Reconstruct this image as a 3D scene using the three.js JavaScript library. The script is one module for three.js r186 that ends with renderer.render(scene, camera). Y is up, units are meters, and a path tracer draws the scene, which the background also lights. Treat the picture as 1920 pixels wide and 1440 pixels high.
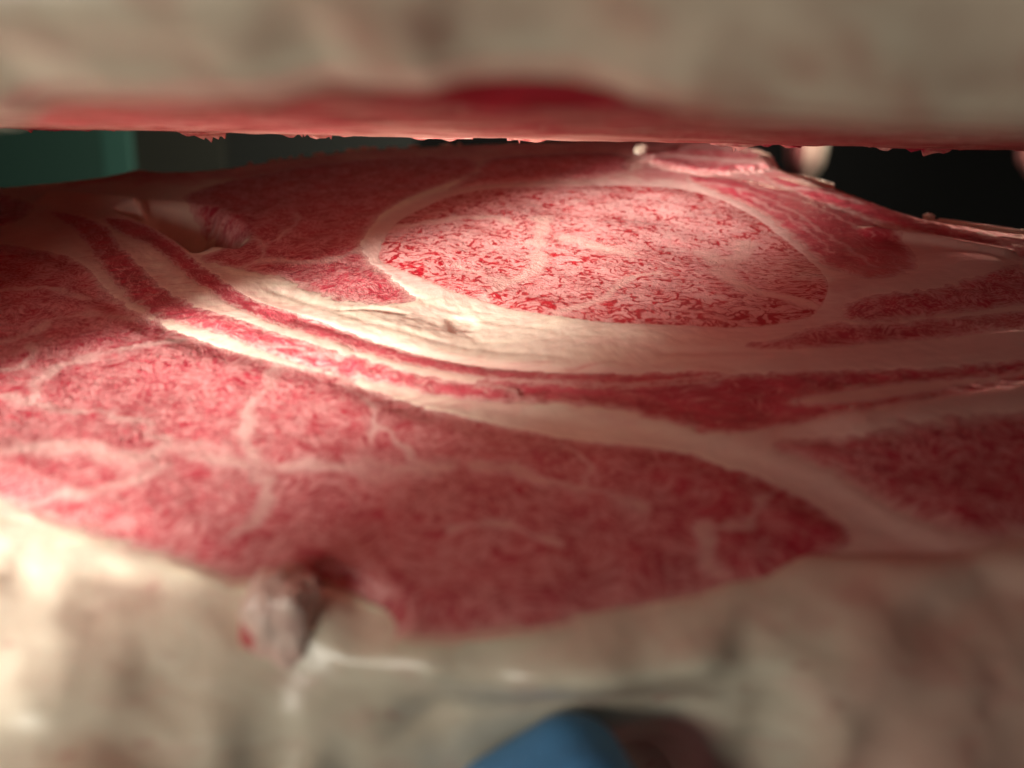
import * as THREE from 'three';
import { createNoise2D, createNoise3D } from 'simplex-noise';
import { RoundedBoxGeometry } from 'three/addons/geometries/RoundedBoxGeometry.js';
import { RectAreaLightUniformsLib } from 'three/addons/lights/RectAreaLightUniformsLib.js';
import { mergeGeometries } from 'three/addons/utils/BufferGeometryUtils.js';

// ---------------------------------------------------------------- camera, lamps, exposure
// Two beef quarters meet in a cut that closes towards the back. Everything on them is measured in
// millimetres in the frame of the lower cut face (x across, y out of the face, z = -depth), which
// leans 20 degrees up and away from the camera and starts 1.2 m above the floor.
const scene = new THREE.Scene();
const LEAN = THREE.MathUtils.degToRad(20), BASE = new THREE.Vector3(0, 1.2, 0);
const world = (x, y, d) => new THREE.Vector3(x, y, -d).multiplyScalar(0.001).applyAxisAngle(new THREE.Vector3(1, 0, 0), LEAN).add(BASE);

const camera = new THREE.PerspectiveCamera(50, 4 / 3, 0.005, 20);
camera.position.copy(world(0, 80, 0));
camera.rotation.x = LEAN - THREE.MathUtils.degToRad(30.8);
camera.focus = 0.196;
camera.userData.fStop = (camera.getFocalLength() / 1000) / 0.0036 ;
scene.add(camera);

const renderer = new THREE.WebGLRenderer({ antialias: true });
renderer.toneMapping = THREE.LinearToneMapping;
renderer.toneMappingExposure = 1;
renderer.shadowMap.enabled = true;
RectAreaLightUniformsLib.init();
scene.background = new THREE.Color().setRGB(0.021, 0.02, 0.019);

const TORCH = { at: world(-395, 118, -205), aim: world(7, 0, 200), candela: 16 };
const torchLight = new THREE.SpotLight(new THREE.Color().setRGB(1, 0.96, 0.89), TORCH.candela, 3, THREE.MathUtils.degToRad(5.0), 1, 2);
torchLight.position.copy(TORCH.at);
torchLight.target.position.copy(TORCH.aim);
torchLight.castShadow = true;
torchLight.shadow.radius = 2.6;
scene.add(torchLight, torchLight.target);

const PANEL = { at: world(-152, 78, -92), look: world(-40, 20, 70), w: 0.1, h: 0.08, radiance: 7.2 };  // added fill beside the camera, standing in for spill from the torch
const panelLight = new THREE.RectAreaLight(new THREE.Color().setRGB(1, 0.95, 0.84), PANEL.radiance, PANEL.w, PANEL.h);
panelLight.position.copy(PANEL.at);
panelLight.lookAt(PANEL.look);
scene.add(panelLight);

const HALL = { at: new THREE.Vector3(0.42, 1.95, -0.72), look: new THREE.Vector3(0.5, 1.35, -1.25), w: 0.5, h: 0.25, radiance: 42 };
const hallLight = new THREE.RectAreaLight(new THREE.Color().setRGB(1, 0.93, 0.8), HALL.radiance, HALL.w, HALL.h);
hallLight.position.copy(HALL.at);
hallLight.lookAt(HALL.look);
scene.add(hallLight);

// ---------------------------------------------------------------- traced outlines
// Outlines on the cut face, in millimetres: [across, depth].
const OUTLINES = {
  eye: [[-33.8, 194.6], [-34.4, 205.8], [-33.0, 220.6], [-25.9, 235.3], [-15.5, 247.4], [0.0, 252.7], [20.1, 253.8], [37.0, 255.5], [51.8, 253.3], [61.7, 245.3], [68.1, 231.4], [72.6, 211.7], [75.3, 192.9], [74.7, 179.7], [71.1, 169.2], [65.5, 161.6], [55.7, 157.4], [47.3, 155.7], [36.1, 156.2], [21.6, 157.4], [10.4, 160.5], [-1.2, 165.3], [-11.0, 172.1], [-20.2, 180.6], [-27.3, 187.1]],
  cap: [[-78.3, 195.0], [-74.7, 201.9], [-69.5, 208.1], [-78.9, 215.9], [-85.3, 224.5], [-93.4, 233.8], [-99.5, 246.3], [-94.3, 256.1], [-78.2, 272.5], [-58.4, 281.5], [-29.9, 289.5], [-12.9, 284.1], [-10.6, 271.3], [-18.8, 260.6], [-30.2, 246.3], [-38.0, 228.6], [-39.9, 211.3], [-39.2, 201.2], [-34.4, 191.1], [-26.5, 178.1], [-22.4, 170.4], [-28.7, 168.1], [-38.6, 169.8], [-46.3, 175.1], [-53.3, 181.2], [-63.7, 186.7]],
  backleft: [[-8.3, 284.1], [7.5, 290.9], [30.3, 293.7], [41.8, 286.8], [38.8, 270.1], [23.9, 260.6], [6.8, 258.3], [-10.1, 254.4], [-18.3, 251.7], [-13.8, 262.9]],
  backred: [[43.8, 288.2], [57.3, 296.6], [74.5, 296.6], [88.5, 288.2], [86.5, 273.8], [77.6, 270.1], [64.7, 267.7], [54.9, 271.3], [46.4, 280.2]],
  streaky: [[58.2, 265.3], [75.5, 261.7], [86.0, 250.6], [93.7, 233.8], [100.2, 218.0], [101.8, 203.8], [98.7, 191.1], [93.6, 183.8], [85.0, 181.2], [80.2, 185.8], [78.1, 195.3], [76.0, 215.9], [71.1, 237.2], [63.1, 251.7]],
  edgered: [[84.4, 265.9], [97.2, 254.4], [108.0, 238.7], [117.7, 224.5], [129.4, 214.6], [142.7, 209.7], [134.4, 187.7], [129.3, 195.3], [121.9, 205.0], [112.7, 213.0], [106.4, 218.8], [98.7, 230.5], [89.7, 246.3]],
  rightupper: [[72.4, 161.6], [77.3, 167.0], [84.6, 170.4], [97.9, 173.3], [112.9, 181.2], [131.4, 189.4], [138.3, 181.2], [129.3, 166.4], [115.1, 168.7], [99.0, 165.1], [86.0, 162.1], [77.3, 160.5]],
  rightlower: [[48.5, 146.8], [55.7, 149.6], [62.7, 154.4], [68.0, 156.9], [78.2, 156.9], [96.9, 160.5], [117.4, 164.2], [128.0, 164.2], [123.7, 157.2], [108.8, 156.9], [93.8, 153.9], [79.4, 151.5], [67.6, 149.1], [58.4, 147.5]],
  stripeupper: [[-115.3, 224.5], [-103.8, 220.0], [-92.7, 210.0], [-82.9, 197.7], [-71.8, 183.9], [-62.1, 172.5], [-54.4, 165.9], [-43.5, 159.5], [-30.6, 150.1], [-16.8, 142.8], [-4.1, 138.9], [9.2, 136.8], [24.4, 136.2], [39.5, 135.6], [39.1, 133.6], [23.9, 132.4], [9.0, 133.6], [-4.0, 135.2], [-16.5, 138.9], [-28.6, 144.1], [-40.9, 152.0], [-52.6, 159.0], [-63.1, 167.6], [-74.4, 180.1], [-85.4, 193.4], [-95.6, 204.5], [-106.2, 213.2]],
  stripelower: [[-133.0, 230.0], [-124.8, 227.2], [-110.3, 214.5], [-101.5, 200.7], [-91.1, 188.2], [-82.1, 177.0], [-73.4, 168.2], [-62.4, 161.3], [-48.7, 152.5], [-33.9, 143.7], [-22.6, 138.1], [-11.0, 133.6], [0.0, 130.5], [0.0, 127.8], [-9.8, 129.3], [-19.9, 132.4], [-32.7, 137.2], [-46.9, 145.0], [-60.2, 153.9], [-69.9, 159.5], [-80.1, 165.4], [-89.5, 175.5], [-98.5, 186.5], [-109.5, 202.5], [-122.5, 218.7]],
  rightstripe: [[-6.0, 133.6], [4.0, 133.2], [18.8, 131.6], [34.1, 133.6], [49.5, 135.2], [65.3, 136.8], [80.9, 137.6], [103.0, 140.6], [114.0, 141.5], [111.2, 136.8], [95.1, 135.4], [79.1, 133.6], [63.0, 130.5], [49.8, 125.6], [56.8, 123.8], [71.2, 126.3], [94.4, 134.0], [111.2, 136.8], [108.2, 132.0], [92.3, 130.1], [70.1, 123.8], [55.7, 120.3], [44.0, 118.3], [34.6, 117.3], [27.9, 120.7], [19.1, 124.9], [7.7, 127.4], [-2.0, 129.7]],
  near: [[-155.6, 202.0], [-145.6, 208.9], [-132.2, 205.0], [-118.1, 199.1], [-105.6, 189.6], [-93.7, 175.4], [-82.7, 164.7], [-71.5, 156.4], [-57.6, 147.6], [-46.4, 142.0], [-32.7, 135.8], [-19.5, 127.4], [-5.6, 121.3], [12.7, 114.8], [28.3, 111.4], [37.6, 105.8], [44.4, 100.1], [48.7, 94.7], [49.3, 90.9], [43.7, 86.7], [35.5, 82.6], [23.9, 78.9], [13.1, 76.3], [2.7, 73.2], [-7.4, 72.5], [-16.2, 73.8], [-22.6, 79.1], [-29.0, 82.6], [-37.6, 82.3], [-47.1, 86.7], [-56.8, 90.4], [-66.0, 93.5], [-72.1, 96.3], [-78.7, 99.8], [-89.7, 104.4], [-104.6, 111.7]],
  leftback: [[-191.1, 248.4], [-168.9, 250.0], [-152.9, 244.8], [-142.1, 236.8], [-139.2, 228.8], [-140.0, 220.0], [-150.2, 217.0], [-171.6, 213.7]],
  nearright: [[44.7, 112.3], [57.2, 112.9], [72.2, 116.7], [89.4, 119.7], [107.2, 121.3], [92.3, 91.8], [79.7, 90.1], [69.7, 90.1], [64.0, 92.7], [59.3, 96.3], [55.9, 100.1], [51.5, 106.7]],
};
const VEINS = {
  near: [[[[-89.6, 110.2], [-79.9, 112.0], [-72.4, 112.9], [-60.7, 109.3], [-58.3, 113.5], [-49.3, 110.5], [-42.4, 107.8], [-27.5, 107.0], [-15.3, 105.6], [-10.3, 107.3]], 2.0], [[[-58.3, 113.5], [-64.2, 119.7], [-72.2, 123.1], [-80.2, 123.9], [-87.3, 126.6]], 1.1], [[[-87.3, 126.6], [-89.5, 137.2], [-84.3, 144.2], [-76.5, 148.7], [-69.8, 151.5]], 1.4], [[[-87.3, 126.6], [-97.1, 130.3]], 1.3], [[[-45.9, 141.6], [-46.0, 132.2], [-47.4, 123.4], [-44.3, 114.8], [-41.9, 108.4]], 1.3], [[[-41.9, 108.4], [-37.9, 100.4], [-38.5, 93.5], [-41.1, 91.8]], 1.0], [[[-5.2, 107.3], [3.4, 104.4], [9.9, 101.1], [15.5, 99.4], [19.3, 97.2]], 1.3], [[[-24.2, 119.7], [-17.7, 111.7], [-13.7, 105.8]], 0.7], [[[27.5, 93.5], [28.6, 89.5], [28.2, 84.1]], 1.2], [[[39.5, 100.4], [34.6, 93.5], [28.7, 91.8]], 0.7], [[[7.2, 114.8], [12.2, 108.7], [10.8, 101.7]], 0.6], [[[-108.9, 148.0], [-100.9, 153.9], [-100.1, 161.5], [-91.9, 164.1], [-81.4, 161.5]], 1.2], [[[-122.5, 172.5], [-109.9, 176.9], [-98.0, 172.5]], 0.9], [[[-73.5, 99.1], [-65.4, 101.1], [-59.8, 103.8], [-56.9, 107.3]], 1.2], [[[-32.4, 134.2], [-25.0, 124.8], [-24.4, 114.8]], 0.6], [[[-99.3, 138.2], [-95.2, 140.3], [-98.6, 149.2]], 0.8], [[[-8.5, 91.8], [-0.8, 93.5], [6.1, 89.5]], 0.6]],
  cap: [[[[-64.1, 193.2], [-53.2, 192.2], [-43.2, 195.7], [-40.0, 202.7]], 1.6], [[[-67.2, 181.2], [-64.9, 191.1], [-64.1, 193.2], [-64.1, 203.8], [-74.2, 209.7]], 1.0], [[[-61.4, 229.1], [-60.9, 213.8], [-64.1, 203.8]], 0.8]],
  eye: [[[[8.3, 224.5], [6.7, 205.8], [5.2, 187.7], [-2.5, 179.7]], 2.2], [[[-39.5, 215.9], [-23.8, 220.1], [-9.1, 224.5], [0.0, 220.1]], 1.8], [[[49.1, 198.2], [54.3, 191.1], [61.8, 205.8]], 3], [[[50.9, 187.7], [54.3, 175.1], [61.7, 170.7], [66.3, 165.9]], 2.0], [[[30.0, 198.2], [20.9, 203.8], [14.3, 209.7]], 2.5], [[[9.3, 162.4], [20.4, 169.2], [27.9, 181.2], [34.7, 184.4]], 1.2], [[[-7.2, 169.2], [-2.5, 179.7], [-14.6, 191.1]], 1.0]],
  streaky: [[[[61.1, 258.3], [76.4, 245.3], [84.1, 213.8], [88.7, 187.7]], 0.9], [[[74.4, 257.2], [86.2, 240.2], [95.7, 213.8]], 0.8], [[[69.5, 250.6], [78.5, 224.5], [81.8, 198.2]], 0.7]],
  edgered: [[[[82.9, 257.2], [97.5, 245.3], [103.6, 235.3]], 1.2]],
  stripelower: [[[[-52.6, 150.5], [-45.4, 147.7], [-33.5, 141.9]], 0.7]],
  backred: [[[[46.0, 284.1], [62.6, 284.1], [76.1, 278.9], [86.6, 277.6]], 2.2]],
};
const FACE = [[-108.2, 111.7], [-150.1, 161.5], [-189.1, 222.2], [-195.6, 255.4], [-173.9, 258.7], [-160.8, 259.8], [-147.6, 264.4], [-134.7, 270.9], [-124.9, 277.8], [-115.0, 275.2], [-98.5, 280.3], [-75.5, 291.6], [-50.4, 300.8], [-21.8, 308.2], [8.0, 312.0], [38.3, 314.3], [68.5, 314.3], [90.5, 298.6], [92.7, 279.0], [102.8, 260.4], [110.6, 244.8], [117.9, 231.1], [133.2, 221.3], [146.3, 215.4], [158.4, 202.0], [155.9, 161.5], [117.6, 104.4], [87.7, 90.6], [73.1, 89.3], [58.6, 85.7], [46.4, 82.6], [34.8, 80.1], [23.8, 78.0], [13.0, 75.4], [2.7, 72.3], [-7.3, 71.4], [-17.4, 72.5], [-25.0, 77.2], [-31.4, 80.6], [-38.0, 81.2], [-47.4, 85.3], [-57.8, 89.0], [-66.7, 91.8], [-76.4, 95.4], [-89.0, 100.4]];
const HOLE = [[-115.7, 232.0], [-102.1, 231.0], [-93.7, 228.3], [-86.2, 221.1], [-78.7, 210.2], [-79.4, 201.0], [-81.4, 199.1], [-88.1, 206.3], [-98.4, 216.8], [-108.4, 225.5]];
const NOTCH = [[-26.4, 84.1], [-21.7, 82.3], [-16.0, 77.2], [-16.1, 72.7], [-21.4, 72.7], [-24.5, 76.3]];
const PIT = [[-13.9, 161.3], [-8.0, 160.0], [-8.4, 154.4], [-12.9, 155.4]];
const CREST = [[-151.2, 219.4], [-119.3, 199.5], [-103.4, 182.4], [-92.2, 170.9], [-80.3, 162.1], [-67.4, 154.9], [-54.2, 147.8], [-42.0, 141.8], [-28.4, 135.3], [-15.7, 129.5], [-5.8, 126.9], [7.6, 122.9], [20.3, 119.0], [32.1, 113.3], [39.9, 108.8], [46.8, 103.1], [51.4, 97.2], [55.9, 92.4]];
const GROOVES = [[[[-56.8, 175.5], [-45.3, 167.6], [-34.6, 160.5], [-24.6, 154.4], [-14.1, 148.7], [-3.2, 145.9], [9.5, 143.2]], 0.12, 1.2], [[[-19.7, 161.3], [-12.3, 154.4], [-3.2, 147.7]], 0.1, 1], [[[-34.2, 189.9], [-24.7, 175.5], [-12.9, 164.0], [-1.1, 157.9], [11.2, 154.4]], 0.06, 0.9], [[[-46.0, 160.0], [-30.7, 150.5], [-16.9, 143.2], [-4.1, 139.3], [14.3, 136.8], [34.5, 136.0]], 0.35, 1.3], [[[30.8, 144.3], [46.7, 144.3], [57.5, 145.0]], 0.3, 1.6], [[[-37.5, 164.0], [-30.6, 164.8], [-23.3, 162.7]], 0.25, 0.8]];
const RIDGES = [[[[-64.3, 180.1], [-47.8, 168.2], [-31.8, 157.4], [-17.4, 148.9], [-6.4, 144.3], [9.4, 141.5], [30.0, 139.3], [56.5, 141.5], [83.4, 143.2], [105.7, 145.4]], 0.7, 10], [[[60.5, 118.3], [79.3, 123.1], [99.0, 128.0]], 2.0, 8], [[[74.8, 174.0], [92.6, 178.5], [116.7, 189.2]], 1.2, 9], [[[-138.9, 243.7], [-120.6, 238.7], [-96.6, 229.0]], 3, 4], [[[97.9, 212.4], [112.6, 206.4], [125.0, 197.7]], 1.6, 3]];

// ---------------------------------------------------------------- helpers
let seed = 20240607;
const rnd = () => { seed = (seed + 0x6D2B79F5) | 0; let t = Math.imul(seed ^ (seed >>> 15), 1 | seed); t = (t + Math.imul(t ^ (t >>> 7), 61 | t)) ^ t; return ((t ^ (t >>> 14)) >>> 0) / 4294967296; };
const nA = createNoise2D(rnd), nB = createNoise2D(rnd), nC = createNoise2D(rnd), n3 = createNoise3D(rnd);
const clamp = (v, a = 0, b = 1) => Math.min(b, Math.max(a, v));
const ss = (a, b, v) => { const t = clamp((v - a) / (b - a)); return t * t * (3 - 2 * t); };
const lerp = (a, b, t) => a + (b - a) * t;
const fbm = (n, x, y, o = 4) => { let s = 0, a = 0.5, f = 1; for (let i = 0; i < o; i++) { s += a * n(x * f + i * 17.3, y * f - i * 9.1); a *= 0.5; f *= 2.03; } return s; };
const mix3 = (a, b, t) => [lerp(a[0], b[0], t), lerp(a[1], b[1], t), lerp(a[2], b[2], t)];

function smoothLine(pts, closed, per = 5) {
  const c = new THREE.CatmullRomCurve3(pts.map(([x, d]) => new THREE.Vector3(x, d, 0)), closed, 'centripetal');
  return c.getPoints(pts.length * per).slice(0, closed ? -1 : undefined).map((p) => [p.x, p.y]);
}
function lineDist(line, x, y) {
  let best = 1e9;
  for (let i = 0; i + 1 < line.length; i++) {
    const ax = line[i][0], ay = line[i][1], bx = line[i + 1][0] - ax, by = line[i + 1][1] - ay;
    const t = clamp(((x - ax) * bx + (y - ay) * by) / (bx * bx + by * by + 1e-9)), dx = x - ax - t * bx, dy = y - ay - t * by;
    const d = dx * dx + dy * dy;
    if (d < best) best = d;
  }
  return Math.sqrt(best);
}
function polyDist(poly, x, y) {                       // positive inside
  let best = 1e9, inside = false;
  for (let i = 0, j = poly.length - 1; i < poly.length; j = i++) {
    const ax = poly[j][0], ay = poly[j][1], bx = poly[i][0] - ax, by = poly[i][1] - ay;
    const t = clamp(((x - ax) * bx + (y - ay) * by) / (bx * bx + by * by + 1e-9)), dx = x - ax - t * bx, dy = y - ay - t * by;
    const d = dx * dx + dy * dy;
    if (d < best) best = d;
    if ((poly[i][1] > y) !== (ay > y) && x < (ax - poly[i][0]) * (y - poly[i][1]) / (ay - poly[i][1]) + poly[i][0]) inside = !inside;
  }
  return (inside ? 1 : -1) * Math.sqrt(best);
}
const bounds = (poly, pad = 0) => [Math.min(...poly.map((p) => p[0])) - pad, Math.min(...poly.map((p) => p[1])) - pad, Math.max(...poly.map((p) => p[0])) + pad, Math.max(...poly.map((p) => p[1])) + pad];

// The grid over the lower face on which heights and distances are kept.
const CELL = 0.66, GX0 = -215, GD0 = 66, GW = 610, GH = 394;
const gx = (i) => GX0 + i * CELL, gd = (j) => GD0 + j * CELL;
function distGrid(poly, rough = 0, wave = 3) {
  const out = new Float32Array(GW * GH).fill(-30), b = bounds(poly, 12);
  for (let j = 0; j < GH; j++) for (let i = 0; i < GW; i++) {
    const x = gx(i), d = gd(j);
    if (x < b[0] || x > b[2] || d < b[1] || d > b[3]) continue;
    out[j * GW + i] = polyDist(poly, x, d) + rough * (0.55 + 0.9 * nC(x / 30, d / 30)) * (nA(x / wave, d / wave) + 0.6 * nB(x / wave * 0.4, d / wave * 0.4) + 0.15 * nC(x / wave * 2, d / wave * 2));
  }
  return out;
}
function sample(grid, x, d) {
  const u = clamp((x - GX0) / CELL, 0, GW - 1.001), v = clamp((d - GD0) / CELL, 0, GH - 1.001), i = u | 0, j = v | 0, a = u - i, b = v - j, k = j * GW + i;
  return (grid[k] * (1 - a) + grid[k + 1] * a) * (1 - b) + (grid[k + GW] * (1 - a) + grid[k + GW + 1] * a) * b;
}
// The part of a height grid where keep > 0, cut cleanly along keep = 0.
function patch(height, keep) {
  const pos = [], uv = [], idx = [], seen = new Map();
  const put = (key, x, y, d) => { let n = seen.get(key); if (n === undefined) { n = pos.length / 3; pos.push(x * 0.001, y * 0.001, -d * 0.001); uv.push(x / 100, d / 100); seen.set(key, n); } return n; };
  const corner = (k) => put(k, gx(k % GW), height[k], gd((k / GW) | 0));
  const between = (a, b) => { if (a > b) [a, b] = [b, a]; const t = keep[a] / (keep[a] - keep[b]), xa = gx(a % GW), xb = gx(b % GW), da = gd((a / GW) | 0), db = gd((b / GW) | 0); return put(1e7 + a * 8 + (b - a === 1 ? 0 : b - a === GW ? 1 : 2), lerp(xa, xb, t), lerp(height[a], height[b], t), lerp(da, db, t)); };
  const tri = (a, b, c) => {
    const v = [a, b, c], inn = v.map((k) => keep[k] > 0), n = inn.filter(Boolean).length;
    if (!n) return;
    if (n === 3) return void idx.push(corner(a), corner(b), corner(c));
    const s = n === 1 ? inn.indexOf(true) : inn.indexOf(false), p = v[s], q = v[(s + 1) % 3], r = v[(s + 2) % 3];
    if (n === 1) idx.push(corner(p), between(p, q), between(p, r));
    else idx.push(between(p, q), corner(q), corner(r), between(p, q), corner(r), between(p, r));
  };
  for (let j = 0; j + 1 < GH; j++) for (let i = 0; i + 1 < GW; i++) { const k = j * GW + i; tri(k, k + 1, k + GW + 1); tri(k, k + GW + 1, k + GW); }
  return indexed(pos, uv, idx);
}
function indexed(pos, uv, idx) {
  const g = new THREE.BufferGeometry();
  g.setAttribute('position', new THREE.Float32BufferAttribute(pos, 3));
  g.setAttribute('uv', new THREE.Float32BufferAttribute(uv, 2));
  g.setIndex(idx);
  g.computeVertexNormals();
  return g;
}
// A sheet over two parameters; f(a, b) gives a point in millimetres and its texture place.
function sheet(na, nb, f, flip) {
  const pos = [], uv = [], idx = [];
  for (let j = 0; j <= nb; j++) for (let i = 0; i <= na; i++) { const [x, y, d, u, v] = f(i / na, j / nb); pos.push(x * 0.001, y * 0.001, -d * 0.001); uv.push(u, v); }
  for (let j = 0; j < nb; j++) for (let i = 0; i < na; i++) { const k = j * (na + 1) + i; const q = [k, k + 1, k + na + 2, k, k + na + 2, k + na + 1]; idx.push(...(flip ? [q[0], q[2], q[1], q[3], q[5], q[4]] : q)); }
  return indexed(pos, uv, idx);
}
const toByte = (v) => { v = clamp(v); return Math.round(255 * (v <= 0.0031308 ? 12.92 * v : 1.055 * Math.pow(v, 1 / 2.4) - 0.055)); };
// A colour map over a rectangle in millimetres; texture places are millimetres / 100.
function paint(w, h, [x0, d0, x1, d1], color) {
  const data = new Uint8Array(w * h * 4);
  for (let j = 0, k = 0; j < h; j++) for (let i = 0; i < w; i++, k += 4) {
    const c = color(lerp(x0, x1, (i + 0.5) / w), lerp(d0, d1, (j + 0.5) / h));
    data[k] = toByte(c[0]); data[k + 1] = toByte(c[1]); data[k + 2] = toByte(c[2]); data[k + 3] = 255;
  }
  const t = new THREE.DataTexture(data, w, h);
  t.colorSpace = THREE.SRGBColorSpace; t.magFilter = THREE.LinearFilter; t.wrapS = t.wrapT = THREE.ClampToEdgeWrapping;
  t.repeat.set(100 / (x1 - x0), 100 / (d1 - d0)); t.offset.set(-x0 / (x1 - x0), -d0 / (d1 - d0)); t.needsUpdate = true;
  return t;
}
// Fine relief that repeats every `size` millimetres.
function reliefMap(size, px, f) {
  const data = new Uint8Array(px * px * 4);
  for (let j = 0, k = 0; j < px; j++) for (let i = 0; i < px; i++, k += 4) { const v = clamp(f(i / px, j / px)) * 255; data[k] = data[k + 1] = data[k + 2] = v; data[k + 3] = 255; }
  const t = new THREE.DataTexture(data, px, px);
  t.magFilter = THREE.LinearFilter; t.wrapS = t.wrapT = THREE.RepeatWrapping; t.repeat.set(100 / size, 100 / size); t.needsUpdate = true;
  return t;
}
const ring = (u, v, r) => { const a = u * 2 * Math.PI, b = v * 2 * Math.PI; return [Math.cos(a) * r, Math.sin(a) * r, Math.cos(b) * r, Math.sin(b) * r]; };
const tile = (n, u, v, r) => { const [a, b, c, d] = ring(u, v, r); return n3(a + c * 0.37, b + d * 0.53, c - d + a * 0.21); };
const MEAT_RELIEF = reliefMap(30, 512, (u, v) => 0.5 + 0.25 * tile(0, u, v, 3.2) + 0.18 * tile(0, u, v, 7) + 0.12 * tile(0, u, v, 15));
const FAT_RELIEF = reliefMap(60, 512, (u, v) => 0.5 + 0.3 * tile(0, u, v, 2.2) + 0.14 * tile(0, u, v, 6) + 0.07 * tile(0, u, v, 16));

const RED = [0.48, 0.02, 0.05], DEEP = [0.35, 0.013, 0.03], PINK = [0.73, 0.36, 0.34], FAT = [0.77, 0.63, 0.5], IVORY = [0.83, 0.72, 0.55];
const meat = (map, extra = {}) => new THREE.MeshPhysicalMaterial({ map, roughness: 0.42, bumpMap: MEAT_RELIEF, bumpScale: 0.0001, clearcoat: 0.55, clearcoatRoughness: 0.16, ...extra });
const fatty = (map, extra = {}) => new THREE.MeshPhysicalMaterial({ map, roughness: 0.45, bumpMap: FAT_RELIEF, bumpScale: 0.0001, clearcoat: 0.45, clearcoatRoughness: 0.2, ...extra });

const names = new Map();
function numbered(name) { const n = names.get(name) ?? 0; names.set(name, n + 1); return n ? `${name}_${String(n).padStart(3, '0')}` : name; }
function part(name, geometry, material, parent) { const m = new THREE.Mesh(geometry, material); m.name = name; m.castShadow = m.receiveShadow = true; parent.add(m); return m; }
function thing(name, label, category, group) { const g = new THREE.Group(); g.name = numbered(name); g.userData = { label, category, ...(group ? { group } : {}) }; scene.add(g); return g; }
function onFace(g) { g.position.copy(BASE); g.rotation.x = LEAN; return g; }

// ---------------------------------------------------------------- lower quarter: heights of the cut face
const face = smoothLine(FACE, true, 4), faceKeep = distGrid(face, 0.9, 6);
const crest = smoothLine(CREST, false), hole = distGrid(smoothLine(HOLE, true), 0.3), notch = distGrid(smoothLine(NOTCH, true)), pit = distGrid(smoothLine(PIT, true), 0.4, 2);
const grooves = GROOVES.map(([p, a, w]) => [smoothLine(p, false), a, w]), ridges = RIDGES.map(([p, a, w]) => [smoothLine(p, false), a, w]);
// lift: how far the middle of a muscle stands above (or below) the fat round it; rough: how ragged its edge is
const KIND = {
  eye: { lift: 0.2, rough: 0.3, edge: 1.2, sink: 0.28 }, cap: { lift: 0.15, rough: 0.9, grow: 0.8, edge: 3.5, sink: 0.28 }, backleft: { lift: 0.5, rough: 1.6, grow: 1.6, edge: 6 }, backred: { lift: 1.4, rough: 1.8, grow: 2, edge: 6 }, streaky: { lift: 0.3, rough: 1.2, grow: 2, edge: 3.5 }, edgered: { lift: 0.6, rough: 1.3, grow: 1.6, edge: 3 },
  rightupper: { lift: 0.4, rough: 1.0, grow: 1.6, edge: 3 }, rightlower: { lift: 0, rough: 1.0, grow: 1.8, edge: 3 }, stripeupper: { sink: 0.7, lift: -0.3, rough: 0.6, grow: 0.5, edge: 1.6 }, stripelower: { lift: 0.1, rough: 0.9, grow: 0.8, edge: 2 }, rightstripe: { sink: 1.1, lift: -0.6, rough: 0.8, grow: 1, edge: 2.4 },
  near: { lift: 0.6, rough: 0.6, grow: 0.4, edge: 2.2 }, leftback: { lift: 0.4, rough: 0.8, grow: 0.5, edge: 3 }, nearright: { lift: 0.5, rough: 1.1, grow: 1.8, edge: 4 },
};
for (const [k, o] of Object.entries(KIND)) { o.poly = smoothLine(OUTLINES[k], true, 4); o.keep = distGrid(o.poly, o.rough, 4); for (let n = 0; n < o.keep.length; n++) o.keep[n] = Math.min(o.keep[n] + (o.grow ?? 0), faceKeep[n] - 1.2, -hole[n] - 0.8); }

const baseHeight = new Float32Array(GW * GH), fatHeight = new Float32Array(GW * GH);
for (let j = 0; j < GH; j++) for (let i = 0; i < GW; i++) {
  const k = j * GW + i, x = gx(i), d = gd(j);
  let h = 0.8 * fbm(nA, x / 70, d / 70, 2) + 0.1 * nB(x / 18, d / 18) + 0.04 * nC(x / 4, d / 4);
  // the face steps up behind the pale seam
  let side = 1e9, at = 0;
  for (let n = 0; n < crest.length; n++) { const q = (crest[n][0] - x) ** 2 + (crest[n][1] - d) ** 2; if (q < side) { side = q; at = n; } }
  const c0 = crest[Math.max(0, at - 1)], c1 = crest[Math.min(crest.length - 1, at + 1)], tx = c1[0] - c0[0], td = c1[1] - c0[1];
  const across = ((x - crest[at][0]) * -td + (d - crest[at][1]) * tx) / Math.hypot(tx, td);
  h += 0.75 * ss(-2, 7, across) + 0.1 * Math.exp(-((across - 2.2) ** 2) / 4);
  for (const [l, a, w] of ridges) { const q = lineDist(l, x, d); if (q < w * 2.5) h += a * Math.exp(-q * q / (w * w)); }
  for (const [l, a, w] of grooves) { const q = lineDist(l, x, d); if (q < w * 3) h -= a * Math.exp(-q * q / (w * w)); }
  const fold = lerp(0.6, 9, ss(1, 8, d - 203 + 0.94 * (x + 80)));   // steep in front, an easy slope behind
  h -= 17 * ss(-fold, 5, hole[k]) + 6 * ss(-3, 5, notch[k]) + 0.35 * ss(-1, 1.5, pit[k]);
  h -= 5 * ss(7, -3, faceKeep[k]) * ss(140, 190, d) * (1 - 0.7 * ss(275, 290, d));
  baseHeight[k] = h;
  let sunk = 0;
  for (const o of Object.values(KIND)) if (o.keep[k] > 0) sunk = Math.max(sunk, (o.sink ?? 0.45) * ss(0, 2.4, o.keep[k]));
  fatHeight[k] = h - sunk;
}

const lower = onFace(thing('beef_quarter', 'lower beef quarter whose cut face shows an oval marbled eye muscle', 'beef quarter', 'beef quarters parted at the cut'));

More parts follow.
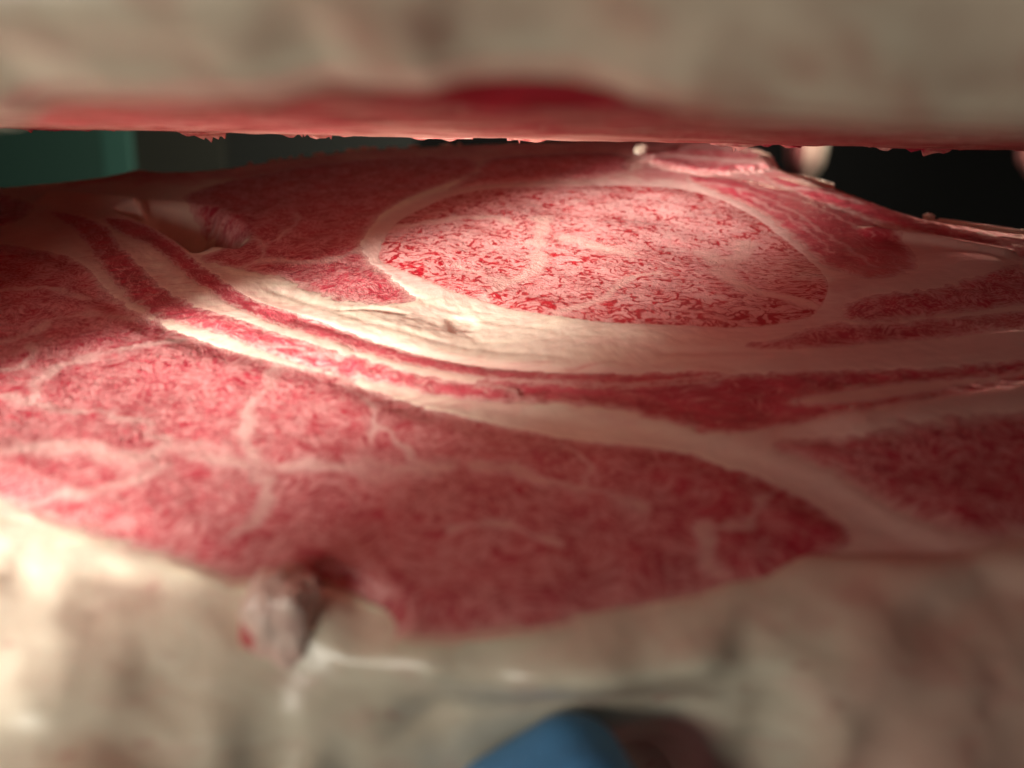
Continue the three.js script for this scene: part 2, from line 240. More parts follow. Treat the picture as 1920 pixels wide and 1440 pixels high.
// seam fat: everything between the muscles
const fatVein = (x, d) => clamp(0.5 + 0.9 * fbm(nB, x / 22, d / 9, 4));
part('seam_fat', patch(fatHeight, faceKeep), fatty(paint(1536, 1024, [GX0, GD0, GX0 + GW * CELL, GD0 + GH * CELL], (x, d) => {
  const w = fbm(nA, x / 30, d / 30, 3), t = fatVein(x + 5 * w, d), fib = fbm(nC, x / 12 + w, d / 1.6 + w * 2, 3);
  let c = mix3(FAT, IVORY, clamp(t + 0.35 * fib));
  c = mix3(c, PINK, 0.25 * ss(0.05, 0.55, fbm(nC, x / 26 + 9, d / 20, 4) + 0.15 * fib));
  const e = sample(KIND.eye.keep, x, d), ringShadePink = ss(-7.5, -3, e) * ss(158, 176, d + 0.25 * x) + 1.0 * ss(14, 55, x) + 0.6 * ss(-70, -110, x) * ss(140, 165, d);  // pink membrane round the eye; unlit left and right also painted pink as shade
  c = mix3(c, mix3([0.66, 0.37, 0.33], [0.72, 0.47, 0.41], clamp(0.5 + fib)), clamp(0.85 * ringShadePink + 0.15 * fib));
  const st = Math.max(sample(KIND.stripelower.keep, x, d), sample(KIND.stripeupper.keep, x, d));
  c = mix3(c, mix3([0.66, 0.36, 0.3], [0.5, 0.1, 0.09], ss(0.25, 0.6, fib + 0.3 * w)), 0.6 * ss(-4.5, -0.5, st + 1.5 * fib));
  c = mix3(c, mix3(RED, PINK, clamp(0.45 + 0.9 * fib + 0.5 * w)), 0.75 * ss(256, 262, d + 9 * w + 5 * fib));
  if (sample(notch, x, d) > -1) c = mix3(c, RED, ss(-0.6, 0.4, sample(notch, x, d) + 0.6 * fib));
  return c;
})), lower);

// muscles
const flow = { eye: 0.2, cap: 0.25, backleft: 0, backred: 0.1, streaky: -0.85, edgered: -0.7, rightupper: 0.35, rightlower: 0.3, stripeupper: -0.7, stripelower: -0.7, rightstripe: 0.15, near: -0.15, leftback: 0, nearright: -0.4 };
function muscleColor(key, o) {
  const veins = (VEINS[key] ?? []).map(([p, w]) => [smoothLine(p, false, 3), w, bounds(p, w * 2 + 2)]);
  const vein = (x, d) => { let v = 0; let jx = 0, jd, got = false; for (const [l, w, b] of veins) { if (x < b[0] || x > b[2] || d < b[1] || d > b[3]) continue; if (!got) { got = true; jx = x + 1.1 * nA(x / 8, d / 8) + 0.35 * nB(x / 2.2, d / 2.2); jd = d + 1.1 * nB(x / 8, d / 8) + 0.35 * nA(x / 2.2, d / 2.2); } const q = lineDist(l, jx, jd) / w; if (q < 2.4) v = Math.max(v, ss(1.7 + 0.7 * nB(x / 10, d / 10), 0.1, q)); } return v && v * (0.68 + 0.32 * ss(-0.5, 0.25, nC(x / 10 + 5, d / 10))); };
  const ca = Math.cos(flow[key]), sa = Math.sin(flow[key]);
  if (key === 'eye') return (x, d) => {
    const e = sample(o.keep, x, d), v = vein(x, d);
    const turn = -0.15 - 0.85 * ss(0, 55, x) * ss(165, 205, d), ct = Math.cos(turn), st = Math.sin(turn), rx = (x - 15) * ct + (d - 200) * st, rd = -(x - 15) * st + (d - 200) * ct;
    const wx = (rx + 2.2 * nA(x / 9, d / 9) + 0.5 * nB(x / 2.4, d / 2.4)) / 2.1, wd = (rd + 2.2 * nB(x / 9 + 40, d / 9) + 0.5 * nA(x / 2.4, d / 2.4 + 30)) * 1.08;
    const dense = 0.66 + 0.55 * fbm(nC, x / 16 + 3, d / 16, 3) + 0.28 * ss(16, 2, e) + 0.16 * ss(178, 160, d) - 0.15 * ss(185, 215, d) * ss(0, 20, x);
    // thin closed curls: level lines of two noises, broken and thick here, fine there
    const a = Math.abs(nA(wx / 8 + 11, wd / 7.5)) * 3.7, b = Math.abs(nB(wx / 6 - 7, wd / 4.6)) * 2.6, c = Math.abs(nC(wx / 5.2, wd / 3.4 + 5)) * 2.0;
    const brk = nC(x / 2.7 + 70, d / 2.4), brk2 = nA(x / 2.6 - 31, d / 2.2 + 8);
    const fat1 = lerp(0.24, 0.7, clamp(0.5 + 0.7 * nB(x / 3, d / 3 + 90)));
    let red = ss(fat1 + 0.3, fat1 * 0.5, a) * ss(-0.15, 0.25, brk + 1.1 * dense - 0.5);
    red = Math.max(red, 0.95 * ss(fat1 + 0.16, fat1 * 0.4, b) * ss(-0.1, 0.3, brk2 + 1.1 * dense - 0.55));
    red = Math.max(red, 0.92 * ss(0.5, 0.16, c) * ss(0.0, 0.35, nB(x / 3.4 + 2, d / 2.6) + 1.3 * (dense - 0.6)));
    red *= 1 - ss(0.15, 0.7, v);
    red = clamp(red + 0.25 * ss(3.2, 0.4, e) * ss(-0.3, 0.4, nA(x / 1.3, d / 1.3)));
    const base = mix3(mix3([0.72, 0.32, 0.31], [0.78, 0.47, 0.43], clamp(0.5 + 0.7 * fbm(nA, x / 7, d / 7, 2))), [0.62, 0.17, 0.15], clamp(0.25 + 0.75 * dense - 0.3 + 0.25 * nB(x / 1.8, d / 1.8)) * 0.5);
    let c3 = mix3(base, [0.42, 0.009, 0.02], red);
    c3 = mix3(c3, [0.76, 0.47, 0.4], 0.8 * v);
    return mix3(c3, [0.66, 0.36, 0.31], 0.7 * ss(o.edge, 0.1, e + 0.5 * nA(x / 2, d / 2)));
  };
  const P = { near: [0.88, 4.6, 3.0], nearright: [0.5, 4.2, 2.6], cap: [0.62, 4.5, 1.7], backleft: [0.55, 3, 1.4], backred: [0.52, 4, 2], streaky: [0.38, 9, 1.5], edgered: [0.3, 8, 1.8], rightupper: [0.42, 5, 1.4], rightlower: [0.42, 5, 1.4], stripeupper: [0.5, 13, 1.0], stripelower: [0.62, 10, 1.3], rightstripe: [0.4, 14, 1.4], leftback: [0.35, 3, 1.6] }[key];
  const [amount, len, wid] = P;
  return (x, d) => {
    const e = sample(o.keep, x, d), v = vein(x, d);
    const wx = x + 2 * nA(x / 11, d / 11), wd = d + 2 * nB(x / 11, d / 11), along = key.includes('stripe'), p = along ? wx - 0.5 * wd : wx * ca + wd * sa, q = along ? e + 0.8 * nC(x / 7, d / 7) : -wx * sa + wd * ca;
    const m1 = 1 - Math.abs(nA(p / len, q / wid)) * 1.7, m2 = 1 - Math.abs(nB(p / len * 2.1 + 5, q / wid * 2.1)) * 1.9, blot = fbm(nC, x / 9, d / 9, 3);
    let f = clamp(amount * 0.9 + 0.45 * blot) * ss(0.2, 0.95, 0.62 * m1 + 0.5 * m2) + 0.07 * nC(p / 1.3, q / 1.0);
    f = FLECKED.has(key) ? ss(0.06, 0.98, 0.3 + 0.3 * amount - (key === 'near' ? 0.18 * ss(-15, 45, x + 0.5 * (d - 110) + 14 * nA(x / 30, d / 30)) : 0) + 0.38 * fbm(nA, p / 4, q / 2.4, 3) + 0.6 * fbm(nB, p / 1.35, q / 1.0, 2) + 0.3 * blot) : clamp(f * 1.15 + amount * 0.22);
    let c = mix3(mix3(RED, DEEP, clamp(0.5 - 0.9 * fbm(nB, x / 14, d / 14, 3))), [0.73, 0.35, 0.33], clamp(f) * 0.88);
    c = mix3(c, [0.75, 0.5, 0.44], (key === 'streaky' ? 0.45 : 0.7) * v);
    return mix3(c, [0.68, 0.42, 0.36], 0.8 * ss(o.edge, 0, e + 0.9 * nA(p / 4, q / 1.2) + 0.4 * nB(x / 1.5, d / 1.5)));
  };
}
const FLECKED = new Set(['near', 'nearright', 'cap', 'backleft', 'backred', 'leftback', 'rightupper', 'rightlower']);
const SIZE = { eye: [1536, 1536], near: [1280, 768], cap: [1024, 1024], rightstripe: [1024, 512], nearright: [1024, 512] };
for (const [key, o] of Object.entries(KIND)) {
  const h = new Float32Array(GW * GH);
  for (let n = 0; n < h.length; n++) if (o.keep[n] > -2) {
    const x = gx(n % GW), d = gd((n / GW) | 0);
    h[n] = baseHeight[n] - 0.03 + o.lift * ss(0, 7, o.keep[n]) + 0.03 * nA(x / 2.2, d / 2.2) * ss(0, 3, o.keep[n]) + (key === 'rightstripe' || key === 'stripelower' ? 0.15 * nB(x / 5, d / 2.5) * ss(0, 2, o.keep[n]) : 0);
  }
  const [w, hh] = SIZE[key] ?? [768, 512];
  part(key === 'eye' ? 'eye_muscle' : 'muscle', patch(h, o.keep), meat(paint(w, hh, bounds(o.poly, 3), muscleColor(key, o))), lower);
}

// outer fat of the lower quarter: the rolled rim in front and what falls away below it
// sections across: x, then [depth, height] control points from under the face to the bottom
const RIM = [
  [-230, [[128, -6], [120, 0.5], [112, -1], [98, -6], [80, -14], [62, -30], [50, -60]]],
  [-110, [[116, -6], [106, -0.8], [95, -0.8], [80, -2], [66, -4.5], [54, -11], [45, -50]]],
  [-74, [[110, -6], [98, -0.8], [88, -0.9], [76, -2], [65, -4.5], [54, -11], [45, -50]]],
  [-52, [[98, -6], [90, -0.7], [82, -1.1], [73, -2.6], [64, -6], [54, -13], [45, -50]]],
  [-38, [[88, -6], [83, -0.4], [78, -1.7], [71, -5], [64, -11], [56, -19], [46, -50]]],
  [-28, [[86, -6], [81, 0.2], [76, -2], [72, -6], [67, -13], [62, -21], [55, -50]]],
  [-20, [[88, -6], [81, -2], [73, -3.5], [71, -7], [68, -14], [66, -24], [62, -50]]],
  [-8, [[86, -5], [78, -0.6], [70, -1.6], [69, -6], [71, -11], [68, -18], [64, -50]]],
  [8, [[85, -5], [77, -0.4], [68, -1.6], [68, -6.5], [72, -11], [73, -18], [84, -50]]],
  [22, [[87, -5], [79, -0.3], [70, -1.6], [70, -6.5], [73, -12], [76, -22], [92, -50]]],
  [32, [[90, -5], [82, 0], [72, -1.6], [70, -5], [70, -10], [72, -20], [84, -50]]],
  [42, [[93, -5], [86, 0.4], [76, -1.5], [68, -5], [64, -11], [62, -20], [60, -50]]],
  [58, [[96, -6], [86, 0.5], [78, -1.5], [69, -5.5], [63, -11], [57, -19], [50, -50]]],
  [74, [[100, -6], [90, 0.5], [82, -1], [72, -5], [65, -11], [57, -19], [50, -50]]],
  [110, [[108, -6], [98, 0.5], [90, -1], [80, -6], [70, -14], [60, -24], [52, -50]]],
  [230, [[150, -6], [138, 0.5], [128, -1], [110, -8], [92, -18], [78, -30], [66, -60]]],
];
function rimPoint(x, t) {
  let n = 0; while (n < RIM.length - 2 && RIM[n + 1][0] < x) n++;
  const a = clamp((x - RIM[n][0]) / (RIM[n + 1][0] - RIM[n][0])), s = a * a * (3 - 2 * a), m = RIM[0][1].length - 1;
  const at = (sec, u) => { const k = Math.min(m - 1, Math.floor(u)), f = u - k, p = (i) => sec[clamp(i, 0, m)], c = [0, 1].map((w) => { const p0 = p(k - 1)[w], p1 = p(k)[w], p2 = p(k + 1)[w], p3 = p(k + 2)[w]; return p1 + 0.5 * f * (p2 - p0 + f * (2 * p0 - 5 * p1 + 4 * p2 - p3 + f * (3 * (p1 - p2) + p3 - p0))); }); return c; };
  const u = t * m, A = at(RIM[n][1], u), B = at(RIM[n + 1][1], u);
  return [lerp(A[0], B[0], s), lerp(A[1], B[1], s)];
}
const lump = (x, y, z, s) => n3(x / s, y / s, z / s);
const outerColor = (x, d) => {
  const w = fbm(nA, x / 20, d / 20, 3), t = clamp(0.5 + fbm(nB, x / 14 + w, d / 14, 4));
  let c = mix3([0.71, 0.6, 0.46], [0.78, 0.69, 0.54], t);
  c = mix3(c, [0.66, 0.36, 0.29], clamp(0.22 * ss(0.08, 0.5, fbm(nC, x / 18 + 4, d / 14, 3)) + 0.7 * ss(28, 52, x + 12 * w)));
  return mix3(c, [0.42, 0.05, 0.05], 0.4 * ss(0.45, 0.7, fbm(nA, x / 12 + 50, d / 9 + 20, 3)));
};
const OUTER_MAP = paint(1024, 1024, [-240, -20, 240, 180], outerColor);
part('outer_fat', sheet(380, 110, (a, b) => {
  const x = lerp(-230, 230, a), [d, y] = rimPoint(x, b), soft = ss(0.1, 0.35, b);
  const n = soft * (1.1 * lump(x, y, d, 17) + 0.2 * lump(x, y + 40, d, 8) + 0.06 * lump(x, y, d + 70, 3));
  return [x + 0.5 * n, y + 0.7 * n, d - 0.8 * n, x / 100, (130 - d - y) / 100];
}, true), fatty(OUTER_MAP, { roughness: 0.36, clearcoat: 0.5 }), lower);

// the far sides of the quarter below the cut face
part('flank', sheet(face.length, 10, (a, b) => {
  const [x, d] = face[Math.round(a * face.length) % face.length], c = 1 + 0.0 * b, y = lerp(-1.5, -110, b);
  return [x * (c - 0.08 * b), y, d < 125 ? d + 6 + 4 * b : d + 6 * Math.sin(b * 3), x / 100 + d / 300, b];
}, true), fatty(OUTER_MAP), lower);

part('closing_sheet', sheet(24, 24, (a, b) => { const x = lerp(-230, 230, a), d = lerp(40, 330, b); return [x, -85 + 4 * lump(x, 0, d, 40), d, x / 100, d / 100]; }), meat(paint(256, 256, [-240, 30, 240, 340], (x, d) => mix3(RED, PINK, clamp(0.25 + 0.6 * fbm(nA, x / 12, d / 12, 3))))), lower);  // sheet added to close the open bottom and keep room light out

// pale flap standing at the rim, slivers and crumbs on the face
function blob(rx, ry, rz, rough, detail = 5, power = 3, square = 0.6) {
  const g = new THREE.IcosahedronGeometry(1, detail), p = g.attributes.position, o = rnd() * 50, v = new THREE.Vector3();
  for (let i = 0; i < p.count; i++) {
    v.fromBufferAttribute(p, i);
    const q = 1 / Math.pow(Math.abs(v.x) ** power + Math.abs(v.y) ** power + Math.abs(v.z) ** power, 1 / power);
    v.multiplyScalar(lerp(1, q, square) * (1 + rough * (n3(v.x * 1.3 + o, v.y * 1.3, v.z * 1.3) + 0.45 * n3(v.x * 3.1, v.y * 3.1 + o, v.z * 3.1))));
    p.setXYZ(i, v.x * rx * 0.001, v.y * ry * 0.001, v.z * rz * 0.001);
  }
  g.computeVertexNormals();
  const uv = g.attributes.uv; for (let i = 0; i < p.count; i++) uv.setXY(i, p.getX(i) * 10, p.getY(i) * 10);
  return g;
}
const flapMap = paint(256, 256, [-8, -12, 8, 12], (x, d) => mix3(mix3([0.8, 0.6, 0.51], [0.76, 0.48, 0.41], clamp(0.5 + fbm(nB, x / 6, d / 6, 3))), [0.5, 0.07, 0.07], ss(2.4, 1.2, Math.hypot(x + 2.8, d + 1.5) + 0.8 * nA(x / 2, d / 2))));
const flap = part('fat_flap', blob(5.2, 7.4, 4.6, 0.1, 6, 4, 0.6), fatty(flapMap), lower);
flap.position.set(-0.0305, -0.0024, -0.0775); flap.rotation.set(-0.3, -0.25, -0.15);
const ivory = fatty(paint(128, 128, [-10, -10, 10, 10], (x, d) => mix3(IVORY, FAT, clamp(0.5 + fbm(nA, x / 5, d / 5, 3)))));
for (const [x, y, d, rx, ry, rz, ry0, rx0] of [[98, 1.5, 271, 9, 1.2, 2.2, -0.5, 0.1], [124, 1.2, 236, 1.6, 1.5, 1.2, 0, 0], [138, 0.8, 228, 14, 0.9, 1.4, -0.5, 0], [150, 2.2, 204, 13, 0.9, 1.8, -0.45, 0], [44, 3.6, 284, 2.2, 1.6, 1.4, 0.4, 0.3]]) {
  const s = part('fat_sliver', blob(rx, ry, rz, 0.25, 4), ivory, lower);
  s.position.set(x * 0.001, (sample(baseHeight, x, d) + y) * 0.001, -d * 0.001); s.rotation.set(rx0, ry0, 0);
}
const crumbMat = meat(paint(64, 64, [-5, -5, 5, 5], (x, d) => mix3([0.4, 0.2, 0.12], [0.5, 0.12, 0.09], clamp(0.5 + nA(x / 2, d / 2)))));
for (let k = 0; k < 34; k++) {
  const x = -168 + 150 * rnd();
  let d = 320; while (d > 240 && sample(faceKeep, x, d) < 0.8) d -= 0.4;
  const c = part('crumb', blob(0.5 + 2 * rnd() * rnd(), 0.3 + 0.7 * rnd() * rnd(), 0.5 + 0.7 * rnd(), 0.5, 3), crumbMat, lower);
  c.position.set(x * 0.001, (sample(baseHeight, x, d) + 0.5) * 0.001, -d * 0.001);
}
// ---------------------------------------------------------------- upper quarter
const upper = onFace(thing('beef_quarter', 'upper beef quarter with thick pale fat and a ragged lower lip', 'beef quarter', 'beef quarters parted at the cut'));
const LIP = 190;
const lipTilt = (x) => -0.022 * x;
const roof = (x, d) => {
  const ray = 80 - 0.2535 * d + lipTilt(x) * (d / LIP), q = (LIP - d) / 115;
  const g = d < LIP ? 5.6 * Math.pow(Math.max(q, 0), 1.6) : Math.pow(Math.min(d - LIP, 45) / 40, 2) * 9 + 0.2535 * Math.max(0, d - LIP - 45);
  // unseen sag added at the left to block the torch and shade the back
  const low = ss(-5, 12, (d - x - 235) * 0.707) * ss(0, 18, -(0.66 * d + 25) - x) * ss(290, 250, d);
  return lerp(ray + g, 2, low) + 0.25 * nA(x / 26, d / 26) * ss(70, 90, d) + 0.12 * nB(x / 8, d / 8);
};
const underMap = paint(1024, 1024, [-255, 60, 200, 410], (x, d) => {
  const w = nA(x / 20, d / 20), p = x + 4 * w, q = d + 4 * nB(x / 20, d / 20);
  const m1 = 1 - Math.abs(nA(p / 7, q / 3)) * 1.8, m2 = 1 - Math.abs(nB(p / 3, q / 1.5)) * 1.8;
  let f = clamp(0.32 + 0.5 * fbm(nC, x / 18, d / 12, 3)) * ss(0.1, 0.9, 0.6 * m1 + 0.45 * m2) + 0.24 + 0.34 * fbm(nA, x / 22 + 8, d / 5, 3);
  f = Math.max(f, 0.9 * ss(0.2, 0.55, fbm(nB, x / 60, d / 9, 3) + 0.45 * ss(120, 175, d) * ss(60, 15, x)));
  f = Math.max(f, 0.95 * ss(163, 172, d + 3 * w) * ss(-80, -62, x) * ss(38, 10, x));
  f *= 1 - ss(0.1, 0.4, 1.15 - Math.hypot((x - 7) / 25, (d - 72) / 36) + 0.15 * w);
  return mix3(mix3(RED, DEEP, clamp(0.5 + nC(x / 15, d / 15))), [0.75, 0.48, 0.4], clamp(f));
});
part('cut_meat', sheet(340, 260, (a, b) => { const x = lerp(-250, 195, a), d = lerp(72.5, 400, b); return [x, roof(x, d), d, x / 100, d / 100]; }), meat(underMap, { roughness: 1, clearcoat: 0, specularIntensity: 0.15 }), upper);  // back end lengthened, unseen, to shield the lower face from the hall lamp

// wavy lower edge of the outer fat: [across, height], in millimetres
const FRINGE = [[-149.8, 64.67], [-52.0, 64.01], [-43.3, 63.0], [-42.2, 62.91], [-40.3, 64.01], [-38.2, 65.01], [-33.8, 65.1], [-24.9, 64.84], [-20.5, 64.67], [-17.7, 65.31], [-15.0, 66.16], [-10.6, 65.95], [-7.1, 65.69], [-4.0, 66.58], [-0.4, 66.88], [4.0, 66.71], [7.5, 66.12], [10.7, 65.1], [15.2, 64.06], [19.8, 63.53], [24.3, 63.18], [33.5, 62.56], [42.6, 62.29], [65.4, 62.11], [165.4, 62.11]];
const fringe = (x) => { let n = 0; while (n < FRINGE.length - 2 && FRINGE[n + 1][0] < x) n++; return lerp(FRINGE[n][1], FRINGE[n + 1][1], ss(FRINGE[n][0], FRINGE[n + 1][0], x)); };
const upperColor = (x, d) => {
  const w = fbm(nB, x / 15, d / 15, 3), t = clamp(0.5 + 1.1 * fbm(nA, (x + 0.5 * d) / 9 + w, d / 11, 3));
  let c = mix3([0.7, 0.54, 0.41], [0.81, 0.69, 0.53], t);
  return mix3(c, [0.58, 0.3, 0.22], 0.5 * ss(0.02, 0.4, fbm(nC, (x + 0.6 * d) / 10, d / 12, 3)));
};
part('outer_fat', sheet(320, 90, (a, b) => {
  const x = lerp(-250, 195, a), low = Math.min(fringe(x), roof(x, 73.5) - 0.25), rise = b < 0.12 ? lerp(7, 0, Math.sin((b / 0.12) * Math.PI / 2)) : 110 * Math.pow((b - 0.12) / 0.88, 1.8), y = low + rise;
  const d = b < 0.12 ? lerp(84, 72, b / 0.12) : 72 - 4.5 * ss(0, 2.5, rise) - 5 * ss(2, 9, rise) + 30 * ss(30, 110, rise);
  const n = 0.45 * lump(x + y, y * 0.7, 5, 15) + 0.12 * lump(x + y, y, 30, 7);
  return [x, y - 0.25 * n * ss(0.05, 0.2, b), d - n * ss(0.03, 0.2, b), x / 100, y / 100];
}), fatty(paint(1024, 512, [-255, 50, 200, 180], upperColor), { roughness: 0.4, clearcoat: 0.4 }), upper);
// the bulk above the cut
part('flank', mergeGeometries([
  sheet(40, 12, (a, b) => { const x = lerp(-250, 195, a), d = lerp(400, 380, b), y = lerp(roof(x, 400), 185, b); return [x, y, d, x / 100, y / 100]; }, true),
  sheet(24, 12, (a, b) => { const d = lerp(74, 400, a), y = lerp(roof(-250, d), 185, b); return [-250 - 6 * Math.sin(b * 3), y, d, d / 100, y / 100]; }, true),
  sheet(24, 12, (a, b) => { const d = lerp(74, 400, a), y = lerp(roof(195, d), 185, b); return [195 + 6 * Math.sin(b * 3), y, d, d / 100, y / 100]; }),
  sheet(24, 24, (a, b) => { const x = lerp(-250, 195, a), d = lerp(60, 385, b); return [x, 172 + 14 * Math.sin(b * 3), d, x / 100, d / 100]; }),
]), fatty(OUTER_MAP), upper);

// ragged shreds hanging from the lip
function shred(width, drop, teeth) {
  const s = new THREE.Shape(); s.moveTo(-width / 2, 1.6);
  for (let k = 0; k <= teeth; k++) {
    const t = k / teeth, env = Math.pow(Math.sin(Math.PI * clamp(t)), 0.9), y = -drop * env * (0.35 + 0.9 * clamp(0.5 + 0.8 * nA(k * 0.31 + width * 7, drop * 9) + 0.35 * nB(k * 0.9, width)));
    s.lineTo(lerp(-width / 2, width / 2, t) + 0.3 * (rnd() - 0.5), y);
    if (rnd() < 0.05) { s.lineTo(lerp(-width / 2, width / 2, t) + 0.25, y - 0.5 - 0.7 * rnd()); s.lineTo(lerp(-width / 2, width / 2, t) + 0.42, y + 0.1); }
  }
  s.lineTo(width / 2, 1.6);
  const g = new THREE.ExtrudeGeometry(s, { depth: 0.7, bevelEnabled: true, bevelThickness: 0.2, bevelSize: 0.15, bevelSegments: 2 });
  const p = g.attributes.position;
  for (let i = 0; i < p.count; i++) { const x = p.getX(i), y = p.getY(i); p.setXYZ(i, x * 0.001, y * 0.001, (p.getZ(i) + 0.6 * Math.sin(x * 0.9) + 0.25 * Math.sin(y * 2 + x)) * 0.001); }
  const uv = g.attributes.uv; for (let i = 0; i < uv.count; i++) uv.setXY(i, p.getX(i) * 10, p.getY(i) * 10);
  g.computeVertexNormals();
  return g;
}
const shredMap = paint(256, 128, [-20, -8, 20, 8], (x, d) => mix3([0.5, 0.1, 0.1], [0.66, 0.32, 0.26], clamp(0.5 + fbm(nA, x / 4, d / 3, 3))));
const shredMat = meat(shredMap), darkShred = meat(paint(256, 128, [-20, -8, 20, 8], (x, d) => mix3(RED, [0.66, 0.28, 0.22], clamp(0.2 + fbm(nB, x / 5, d / 3, 3)))));
for (const [x, w, drop, teeth, dark] of [[-69.5, 14, 1.9, 24, 0], [-46, 22, 0.9, 30, 0], [-16, 14, 0.35, 14, 0], [4, 10, 0.4, 12, 0], [52, 15, 1.5, 14, 0], [63, 13, 0.8, 12, 1], [84.5, 7, 0.9, 9, 0], [97, 15, 2.3, 12, 1], [128, 26, 1.5, 18, 1], [-105, 30, 0.3, 20, 1]]) {
  const m = part('meat_shred', shred(w, drop, teeth), dark ? darkShred : shredMat, upper);
  m.position.set(x * 0.001, (roof(x, LIP) + 0.4) * 0.001, -(LIP + 2 * rnd()) * 0.001); m.rotation.set(0.25, 0, Math.atan(-0.022));
}

// ---------------------------------------------------------------- blue handle in the hollow below the rim
const handle = onFace(thing('plastic_handle', 'rounded blue plastic handle end poking up in the dark hollow below the rim', 'handle'));
{
  const bluePaint = new THREE.MeshPhysicalMaterial({ color: new THREE.Color().setRGB(0.09, 0.31, 0.62), roughness: 0.38, bumpMap: FAT_RELIEF, bumpScale: 0.0002 });
  const grip = part('grip', new RoundedBoxGeometry(0.024, 0.08, 0.018, 8, 0.0068), bluePaint, handle);
  const p = grip.geometry.attributes.position;
  for (let i = 0; i < p.count; i++) { const y = p.getY(i), s = 1 + 0.12 * Math.sin(y * 90); p.setX(i, p.getX(i) * s); p.setZ(i, p.getZ(i) * s); }
  grip.geometry.computeVertexNormals();
  const cap = part('end_collar', new THREE.TorusGeometry(0.0098, 0.0012, 10, 32), bluePaint, handle);
  cap.rotation.x = Math.PI / 2; cap.position.y = -0.03;
  handle.position.copy(world(16.5, -48.8, 60)); handle.rotation.set(LEAN - 0.2, 0.3, 0.42);
}

// ---------------------------------------------------------------- behind the cut
const flat = (rgb, roughness = 0.8) => new THREE.MeshStandardMaterial({ color: new THREE.Color().setRGB(...rgb), roughness });
const wall = new THREE.Mesh(new THREE.BoxGeometry(6, 3, 0.1), flat([0.003, 0.003, 0.0022]));
wall.name = 'wall'; wall.position.set(0, 1.2, -2.6); wall.userData = { kind: 'structure', label: 'dark unlit wall of the hall behind the meat' }; wall.castShadow = wall.receiveShadow = true; scene.add(wall);
const door = thing('green_door', 'dark green panel standing upright behind the cut', 'panel');
door.position.set(-1.125, 0.2, -1.5);
{
  const leaf = part('panel', new THREE.BoxGeometry(1.0, 2.2, 0.04), flat([0.03, 0.085, 0.062], 0.7), door); leaf.position.set(-0.1, 1.1, 0);
  const post = part('edge_strip', new RoundedBoxGeometry(0.05, 2.2, 0.042, 2, 0.002), flat([0.05, 0.15, 0.115], 0.6), door); post.position.set(0.4255, 1.1, 0.0);
  const jamb = part('jamb', new THREE.BoxGeometry(0.16, 2.2, 0.05), flat([0.022, 0.023, 0.015]), door); jamb.position.set(0.526, 1.1, -0.02);
  const frame = part('frame_post', new THREE.BoxGeometry(0.34, 2.2, 0.05), flat([0.009, 0.011, 0.008]), door); frame.position.set(0.777, 1.1, -0.05);
}
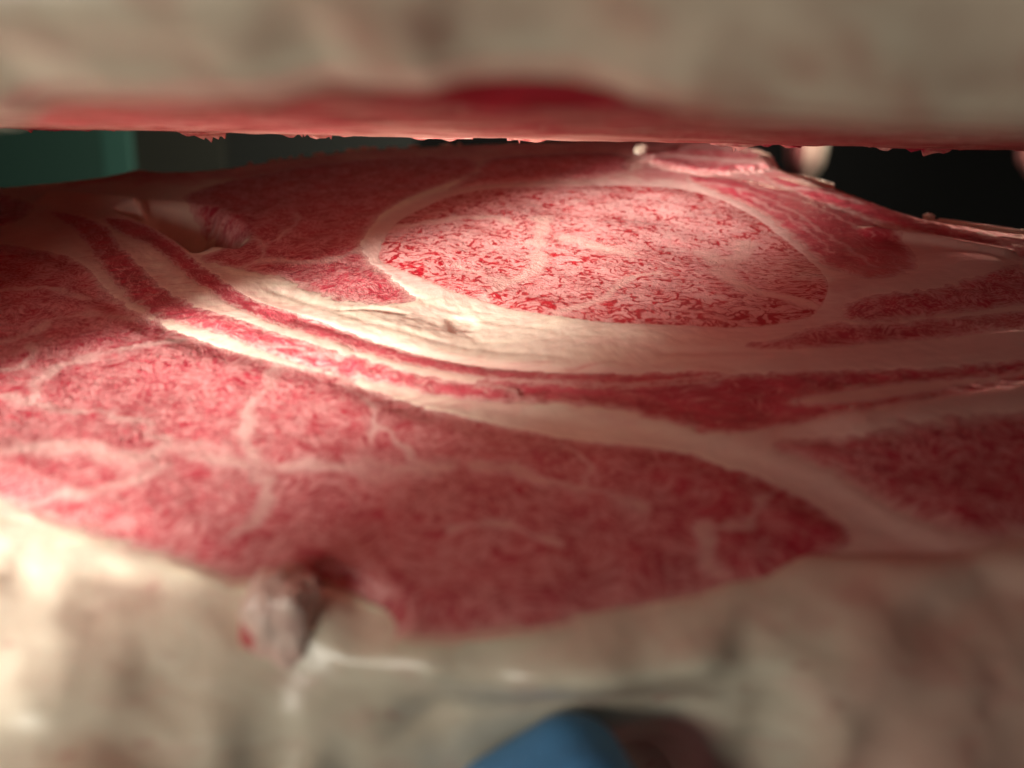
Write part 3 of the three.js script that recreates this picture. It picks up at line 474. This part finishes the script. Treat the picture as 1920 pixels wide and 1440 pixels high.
// two sides of beef hanging in the hall
function hangingSide(x, y, z, turn, label) {
  const g = thing('hanging_side', label, 'beef side', 'sides of beef hanging in the hall');
  const rows = [[0, 0.006], [0.02, 0.032], [0.06, 0.042], [0.2, 0.055], [0.3, 0.08], [0.55, 0.11], [0.8, 0.12], [1.05, 0.1], [1.3, 0.06], [1.5, 0.03]];
  const shell = (a0, a1, grow) => { const pos = [], uv = [], idx = [], na = 24, nb = 40; for (let j = 0; j <= nb; j++) for (let i = 0; i <= na; i++) { const y = j / nb * 1.5; let n = 0; while (n < rows.length - 2 && rows[n + 1][0] < y) n++; const r = lerp(rows[n][1], rows[n + 1][1], ss(rows[n][0], rows[n + 1][0], y)) * grow * (1 + 0.12 * n3(y * 5, i * 0.2, x)), a = lerp(a0, a1, i / na); pos.push(Math.cos(a) * r * 0.8, y, Math.sin(a) * r * 1.2); uv.push(a * 0.6, y * 6); } for (let j = 0; j < nb; j++) for (let i = 0; i < na; i++) { const k = j * (na + 1) + i; idx.push(k, k + na + 1, k + 1, k + 1, k + na + 1, k + na + 2); } return indexed(pos, uv, idx); };
  part('fat_cover', shell(-Math.PI * 0.5, Math.PI * 0.5, 1), fatty(OUTER_MAP), g);
  part('lean_side', shell(Math.PI * 0.5, Math.PI * 1.5, 0.92), meat(underMap), g);
  const hook = part('hook', new THREE.TorusGeometry(0.05, 0.006, 10, 30, Math.PI * 1.4), new THREE.MeshStandardMaterial({ color: 0x9a9a98, metalness: 1, roughness: 0.3 }), g);
  hook.position.y = 1.53;
  g.position.set(x, y, z); g.rotation.y = turn;
  return g;
}
hangingSide(0.412, 1.325, -1.17, -0.35, 'cream and red side of beef hanging next to the dark gap in the cut');
hangingSide(0.745, 1.33, -1.17, -0.1, 'side of beef hanging at the far end of the dark gap');

// ---------------------------------------------------------------- the lamps and the added fill panel, outside the picture
function lampPanel(spec, light, name, label) {
  const g = thing(name, label, 'lamp'), glow = new THREE.MeshStandardMaterial({ color: 0x111111, emissive: light.color, emissiveIntensity: spec.radiance * 0.3 });
  const housing = part('housing', new RoundedBoxGeometry(spec.w + 0.04, spec.h + 0.04, 0.04, 3, 0.01), flat([0.6, 0.6, 0.6], 0.5), g);
  housing.position.z = -0.045;
  const diffuser = part('light_diffuser', new THREE.BoxGeometry(spec.w, spec.h, 0.01), glow, g);
  diffuser.position.z = -0.012;
  g.position.copy(spec.at); g.lookAt(spec.look);
}
lampPanel(PANEL, panelLight, 'fill_panel', 'flat white fill panel added beside the camera to light the outer fat');
lampPanel(HALL, hallLight, 'hall_lamp', 'flat white hall lamp above the hanging sides');
{
  const g = thing('inspection_torch', 'black hand torch shining into the cut', 'torch');
  const body = part('body', new THREE.LatheGeometry([[0, -0.16], [0.014, -0.16], [0.016, -0.155], [0.018, -0.08], [0.024, -0.065], [0.043, -0.03], [0.045, -0.012], [0.042, -0.012]].map(([r, y]) => new THREE.Vector2(r, y)), 40), flat([0.02, 0.02, 0.02], 0.4), g);
  body.rotation.x = Math.PI / 2;
  const lens = part('lens_glow', new THREE.CylinderGeometry(0.04, 0.04, 0.004, 40), new THREE.MeshStandardMaterial({ color: 0x222222, emissive: torchLight.color, emissiveIntensity: 3 }), g);
  lens.rotation.x = Math.PI / 2; lens.position.z = -0.026;
  g.position.copy(TORCH.at); g.lookAt(TORCH.aim);
}
renderer.render(scene, camera);
